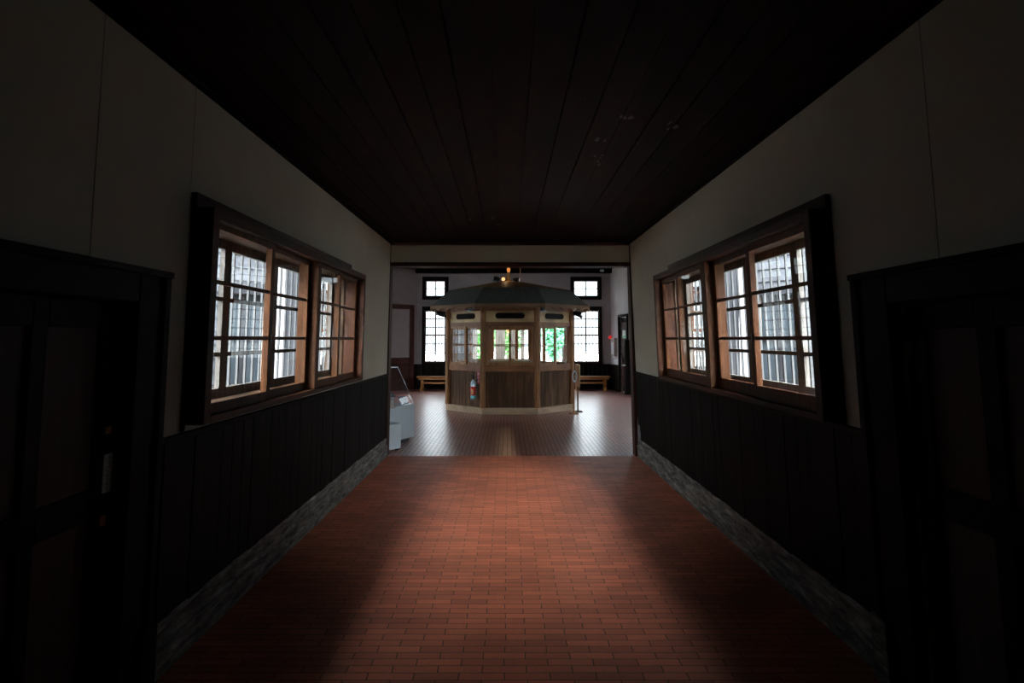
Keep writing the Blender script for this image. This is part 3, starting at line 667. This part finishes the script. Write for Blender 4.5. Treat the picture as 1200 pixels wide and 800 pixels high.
# ------------------------------------------------------------------ benches
def bench(x0, x1, y, label):
    t = thing('bench', ((x0+x1)/2, y, 0), label, 'bench', 'honey-coloured benches against the far wall')
    MB().box(x0, x1, y-.17, y+.17, .395, .44).box(x0+.05, x1-.05, y-.155, y-.13, .33, .395).build('seat', 'bench', t, bevel=.008)
    for x in (x0+.16, x1-.16):
        MB().box(x-.045, x+.045, y-.06, y+.06, .06, .395).build('leg', 'bench', t, bevel=.006)
        MB().prism([(x-.05, y-.17, 0), (x+.05, y-.17, 0), (x+.05, y+.17, 0), (x-.05, y+.17, 0)], [(x-.05, y-.09, .09), (x+.05, y-.09, .09), (x+.05, y+.09, .09), (x-.05, y+.09, .09)]).build('foot', 'bench', t, bevel=.006)
    MB().box(x0+.20, x1-.20, y-.02, y+.02, .20, .26).build('stretcher', 'bench', t, bevel=.004)
bench(-2.83, -1.30, 18.80, 'honey-coloured wooden bench under far left window, left of the booth')
bench(2.02, 3.20, 18.85, 'honey-coloured wooden bench under far right window, right of the booth')
# alarm box, cabinet, ceiling lamp
al = thing('fire_alarm', mpR(0, .36, 1.0), 'pale fire alarm box with red lamp on side wall right of window', 'fire alarm')
MB(mpR).box(0, .10, .28, .62, 1.06, 1.62).build('box', 'beige', al); MB(mpR).box(.10, .104, .33, .57, 1.12, 1.50).build('cover', 'enamel', al)
f = MB(); cc = mpR(.07, .14, 1.60); lathe(f, cc, [(.05, 0), (.055, .04), (.04, .09), (.015, .11)], 12); f.build('lamp', plain('red_lamp', (.7, .02, .02), .3, emis=(1, .03, .03), es=.35), al, smooth=True)
MB(mpR).box(0, .08, .10, .19, 1.57, 1.60).build('lamp_bracket', 'darkmetal', al)
cbn = thing('side_cabinet', mpR(.15, 1.8, 0), 'dark wooden cabinet with pale ledge right of the side door', 'cabinet')
MB(mpR).box(0.02, .16, 1.72, 1.86, 0, 1.58).build('body', 'dark', cbn); MB(mpR).box(.16, .24, 1.72, 1.86, .82, .86).build('ledge', 'enamel', cbn)
t = thing('ceiling_lamp', (2.95, 18.6, 3.70), 'small round pale lamp fixed on hall ceiling near the right corner', 'lamp')
f = MB(); lathe(f, (2.95, 18.6, 3.70), [(.05, 0), (.07, .03), (.05, .07)], 12); f.build('lamp_shade', 'enamel', t, smooth=True); MB().tube([(2.95, 18.6, 3.77), (2.95, 18.6, 3.84)], .015).build('stem', 'darkmetal', t)

# ------------------------------------------------------------------ outside
g = MB().box(-60, 60, -40, 80, -.32, -.12).build('ground', 'gravel', origin=(0, 0, 0)); g['kind'] = 'structure'
lw = MB().box(-2.9, -.7, 24, 29.5, -.12, -.08).build('lawn', 'lawn'); tag(lw, kind='stuff'); lw['label'] = 'small green lawn outside beyond the entrance'; lw['category'] = 'grass'
# our own roofs, with eaves
rf = MB()
for s in (-1, 1): rf.prism([(0, YB-.4, 4.3), (s*2.45, YB-.4, 2.98), (s*2.45, YB-.4, 3.06), (0, YB-.4, 4.40)], [(0, YE+.4, 4.3), (s*2.45, YE+.4, 2.98), (s*2.45, YE+.4, 3.06), (0, YE+.4, 4.40)])
o = rf.build('roof', 'roofm'); o['kind'] = 'structure'
rf = MB(); ro = [(x*1.07, 13.8+(y-13.8)*1.07, 4.0) for x, y in outer]; rf.prism(ro, [(x*.1, 13.8+(y-13.8)*.1, 6.0) for x, y, _ in ro]); o = rf.build('roof', 'roofm'); o['kind'] = 'structure'
def wing(p0, p1, label, wins, H_=5.3):
    mp, L = line_map(p0, p1)
    t = thing('cell_wing', mp(-2, L/2, 0), label, 'building', 'neighbouring prison wings')
    t.location.z = -.12; t['_o'] = (t.location.x, t.location.y, -.12)
    holes = [(a, b, 1.0, 2.2) for a, b in wins]
    MB(mp).grid(0, L, -.12, H_, holes, -.25, -.05).build('wall', 'grey_wood', t)
    c = MB(mp); z = .0; ex_ = .17
    while z < H_:
        for (ua, ub) in ([(0, L)] if not (1.0-ex_ < z < 2.2) else [(s_, e_) for s_, e_ in zip([0]+[w[1]+.08 for w in wins], [w[0]-.08 for w in wins]+[L])]):
            c.prism([(-.05, ua, z), (-.015, ua, z), (-.04, ua, z+ex_+.01), (-.05, ua, z+ex_+.01)], [(-.05, ub, z), (-.015, ub, z), (-.04, ub, z+ex_+.01), (-.05, ub, z+ex_+.01)])
        z += ex_
    c.build('clapboards', 'siding', t)
    MB(mp).box(-3.6, .35, -.2, L, H_, H_+.10).build('roof', 'roofm', t)
    for a, b in wins:
        w = MB(mp).box(-.07, .02, a-.08, a, .92, 2.28).box(-.07, .02, b, b+.08, .92, 2.28).box(-.07, .02, a, b, 2.2, 2.28).box(-.07, .02, a, b, .92, 1.0).box(-.1, -.07, (a+b)/2-.02, (a+b)/2+.02, 1.0, 2.2).box(-.1, -.07, a, b, 1.58, 1.62).build('window', 'shutter', t)
        MB(mp).box(-.12, -.11, a, b, 1.0, 2.2).build('pane', M['pane'], w)
    return t
wing((-8.2, 1.2), (-3.25, 8.35), 'grey clapboard prison wing seen through the left corridor window', [(2.2, 3.1), (7.95, 8.55)])
wing((3.35, 8.35), (8.6, 1.2), 'grey clapboard prison wing seen through the right corridor window', [(.15, .7), (5.6, 6.5)])
def tree(x, y, h, r, mat, label):
    t = thing('tree', (x, y, -.12), label, 'tree', 'trees beyond the hall')
    MB().tube([(x, y, -.12), (x+.1, y, h*.4), (x, y+.1, h*.8)], [.2, .15, .06], 8).build('trunk', 'bark', t)
    mb = MB(); rnd = random.Random(int(x*7+y))
    for k in range(2200):
        v = Vector((rnd.gauss(0, 1), rnd.gauss(0, 1), rnd.gauss(0, 1))).normalized() * (rnd.random()**.4)
        p = Vector((x + v.x*r, y + v.y*r, h*.55 + v.z*h*.5)); s = rnd.uniform(.10, .2)
        a = Vector((rnd.uniform(-1, 1), rnd.uniform(-1, 1), rnd.uniform(-.5, .5))).normalized()*s; b = a.cross(Vector((rnd.uniform(-1, 1), rnd.uniform(-1, 1), 1))).normalized()*s*.6
        mb.poly([tuple(p-a), tuple(p+b), tuple(p+a), tuple(p-b)])
    mb.build('crown', mat, t)
tree(-1.75, 30, 4.6, .95, 'leaf', 'bright green leafy tree outside, seen through left side of booth')
tree(.05, 36, 5.0, 1.1, 'leaf', 'green leafy tree outside, seen through middle of booth')
tree(2.45, 31, 5.2, .72, 'leaf2', 'blue-green leafy tree outside, seen through right side of booth')

# person standing in the entrance, half hidden by the booth post
def person(x, y):
    z0 = -.02
    t = thing('person', (x, y, z0), 'person in dark long coat standing in the far entrance, facing left', 'person')
    J = {'pel': (0, 0, .88), 'waist': (0, 0, 1.05), 'chest': (0, .0, 1.25), 'neck': (0, 0, 1.40), 'head0': (-.01, 0, 1.46), 'head1': (-.012, 0, 1.57),
         'hl': (-.09, 0, .84), 'kl': (-.10, -.02, .46), 'al': (-.10, .02, .07), 'tl': (-.12, -.12, .035), 'hr': (.09, 0, .84), 'kr': (.10, -.02, .46), 'ar': (.10, .02, .07), 'tr': (.12, -.12, .035),
         'sl': (-.17, 0, 1.33), 'el': (-.22, .02, 1.06), 'wl': (-.22, -.05, .84), 'sr': (.17, 0, 1.33), 'er': (.22, .02, 1.06), 'wr': (.22, -.05, .84)}
    R = {'pel': .13, 'waist': .12, 'chest': .14, 'neck': .055, 'head0': .07, 'head1': .088, 'hl': .085, 'kl': .055, 'al': .04, 'tl': .035, 'hr': .085, 'kr': .055, 'ar': .04, 'tr': .035,
         'sl': .06, 'el': .042, 'wl': .03, 'sr': .06, 'er': .042, 'wr': .03}
    E = [('pel', 'waist'), ('waist', 'chest'), ('chest', 'neck'), ('neck', 'head0'), ('head0', 'head1'), ('pel', 'hl'), ('hl', 'kl'), ('kl', 'al'), ('al', 'tl'), ('pel', 'hr'), ('hr', 'kr'), ('kr', 'ar'), ('ar', 'tr'),
         ('chest', 'sl'), ('sl', 'el'), ('el', 'wl'), ('chest', 'sr'), ('sr', 'er'), ('er', 'wr')]
    for s in ('l', 'r'):
        w = Vector(J['w'+s])
        for i in range(5):
            dx = (i-2)*.017*(1 if s == 'l' else 1); L = (.06, .075, .08, .075, .055)[i]
            a = 'f%s%da' % (s, i); b = 'f%s%db' % (s, i)
            J[a] = tuple(w + Vector((0, dx, -.07))); J[b] = tuple(w + Vector((0, dx*1.3-.01, -.07-L))); R[a] = .010; R[b] = .007
            E += [('w'+s, a), (a, b)]
    names = list(J); me = bpy.data.meshes.new('body'); me.from_pydata([J[n] for n in names], [(names.index(a), names.index(b)) for a, b in E], [])
    o = bpy.data.objects.new('body', me); COL.objects.link(o); o.parent = t; sk = o.modifiers.new('skin', 'SKIN'); sv = me.skin_vertices[0] if me.skin_vertices else None
    if sv is None:
        bpy.context.view_layer.objects.active = o; bpy.ops.object.modifier_remove(modifier='skin'); o.modifiers.new('skin', 'SKIN'); sv = me.skin_vertices[0]
    for i, n in enumerate(names): sv.data[i].radius = (R[n], R[n]); sv.data[i].use_root = (n == 'pel')
    sb = o.modifiers.new('sub', 'SUBSURF'); sb.levels = sb.render_levels = 2; me.materials.append(M['skin'])
    # coat, following the body
    mb = MB(); prof = [(.20, .55), (.19, .75), (.165, 1.0), (.185, 1.2), (.20, 1.33), (.12, 1.40), (.06, 1.42)]
    rings = []
    for r, z in prof: rings.append([mb.addv((x + r*cos(2*pi*k/20)*1.12, y + r*.72*sin(2*pi*k/20), z+z0)) for k in range(20)])
    for a, b in zip(rings, rings[1:]):
        for k in range(20): mb.f.append([a[k], a[(k+1) % 20], b[(k+1) % 20], b[k]])
    for s in (-1, 1): mb.tube([(x+s*.17, y, 1.34+z0), (x+s*.22, y+.02, 1.06+z0), (x+s*.22, y-.05, .86+z0)], [.075, .06, .045], 10)
    for s in (-1, 1): mb.tube([(x+s*.09, y, .85+z0), (x+s*.10, y-.02, .46+z0), (x+s*.10, y+.02, .08+z0)], [.10, .075, .06], 10)
    mb.build('coat_and_trousers', 'cloth', t, smooth=True)
    mb = MB(); rings = []
    for q in range(7):
        ph = q/6*pi*.62; rings.append([mb.addv((x-.012 + .103*sin(ph)*cos(2*pi*k/14), y+.012 + .112*sin(ph)*sin(2*pi*k/14), 1.545+z0+.115*cos(ph))) for k in range(14)]) if q else rings.append([mb.addv((x-.012+.004*cos(2*pi*k/14), y+.012+.004*sin(2*pi*k/14), 1.66+z0)) for k in range(14)])
    for a, b in zip(rings, rings[1:]):
        for k in range(14): mb.f.append([a[k], a[(k+1) % 14], b[(k+1) % 14], b[k]])
    mb.build('hair', 'hair', t, smooth=True); t.rotation_euler = (0, 0, radians(-72))
person(1.95, 19.9)

# ------------------------------------------------------------------ light
w = bpy.data.worlds.new('overcast_sky'); SC.world = w; w.use_nodes = True; nt = w.node_tree; nt.nodes.clear()
bg = nt.nodes.new('ShaderNodeBackground'); ow = nt.nodes.new('ShaderNodeOutputWorld'); tc = nt.nodes.new('ShaderNodeTexCoord'); sp = nt.nodes.new('ShaderNodeSeparateXYZ')
rp = ramp(nt, [(.10, (.165, .185, .20)), (.26, (.43, .475, .51)), (.5, (.62, .68, .73)), (1.0, (.92, 1.0, 1.07))])
nt.links.new(tc.outputs['Generated'], sp.inputs[0]); nt.links.new(sp.outputs[2], rp.inputs[0]); nt.links.new(rp.outputs[0], bg.inputs[0])
ysq = nt.nodes.new('ShaderNodeMath'); ysq.operation = 'MULTIPLY'; nt.links.new(sp.outputs[1], ysq.inputs[0]); nt.links.new(sp.outputs[1], ysq.inputs[1])
f1 = nt.nodes.new('ShaderNodeMath'); f1.operation = 'MULTIPLY_ADD'; f1.inputs[1].default_value = 32; f1.inputs[2].default_value = 29; nt.links.new(ysq.outputs[0], f1.inputs[0])
f2 = nt.nodes.new('ShaderNodeMath'); f2.operation = 'MULTIPLY_ADD'; f2.inputs[1].default_value = -48; nt.links.new(sp.outputs[1], f2.inputs[0]); nt.links.new(f1.outputs[0], f2.inputs[2])
nt.links.new(f2.outputs[0], bg.inputs[1]); nt.links.new(bg.outputs[0], ow.inputs[0])
def portal(name, center, nrm, sx, sz):
    l = bpy.data.lights.new(name, 'AREA'); l.shape = 'RECTANGLE'; l.size = sx; l.size_y = sz; l.cycles.is_portal = True
    o = bpy.data.objects.new(name, l); COL.objects.link(o); o.location = center
    o.rotation_euler = Vector(nrm).to_track_quat('-Z', 'Y').to_euler()
for side, mp in ((-1, LM), (1, RM)):
    W = WIN[side]; portal('window_portal', mp(-.36, (W['y0']+W['y1'])/2, 1.72), (-side, 0, 0), W['y1']-W['y0'], 1.2)
# (u ranges repeat the hall windows)
for p0, p1, wins in (((-2.91, 19.2), (3.31, 19.2), [(.16, 1.0), (4.93, 5.93), (1.72, 4.88)]), ((-5.6, 16.5), (-2.91, 19.2), [(.12, 2.0)]), ((-5.6, 10.9), (-5.6, 16.5), [(.8, 1.75), (2.3, 3.25), (3.8, 4.75)]),
                     ((3.56, 17.35), (5.7, 15.2), [(.2, 2.6)]), ((5.7, 15.2), (5.7, 10.9), [(.5, 1.45), (2.4, 3.35)])):
    mp, L = line_map(p0, p1); n = Vector(mp(1, 0, 0)) - Vector(mp(0, 0, 0))
    for a, b in wins: portal('window_portal', mp(-.28, (a+b)/2, 1.9 if b-a < 2 else 1.3), n, b-a, 3.4 if b-a < 2 else 2.5)
# the warm lamp in the cluster on the booth roof, and the bulb in the booth
for nm, loc, e_, r_ in (('spot_glow', (BC.x-.12, BC.y-.35, 3.03), 1.5, .04), ('bulb_glow', (0, 14.0, 1.70), 3.0, .03)):
    l = bpy.data.lights.new(nm, 'POINT'); l.energy = e_; l.color = (1, .62, .32); l.shadow_soft_size = r_; o = bpy.data.objects.new(nm, l); COL.objects.link(o); o.location = loc

# ------------------------------------------------------------------ camera
cam = bpy.data.cameras.new('camera'); co = bpy.data.objects.new('camera', cam); COL.objects.link(co); SC.camera = co
co.location = (0, 0, 1.6); co.rotation_euler = (radians(94), 0, 0); cam.sensor_width = 36; cam.lens = 700/1200*36
cam.shift_x = 5/1200; cam.shift_y = -(400-348.05)/1200; cam.clip_start = .02
for o in bpy.data.objects:
    if '_o' in o: del o['_o']
vs = SC.view_settings; vs.view_transform = 'Standard'; vs.look = 'None'; vs.gamma = 1; vs.exposure = .42; vs.use_curve_mapping = False
cy = SC.cycles; cy.use_denoising = True; cy.max_bounces = 10; cy.diffuse_bounces = 6; cy.glossy_bounces = 4; cy.transparent_max_bounces = 24; cy.caustics_reflective = False; cy.caustics_refractive = False; cy.sample_clamp_indirect = 2.5; cy.blur_glossy = .5
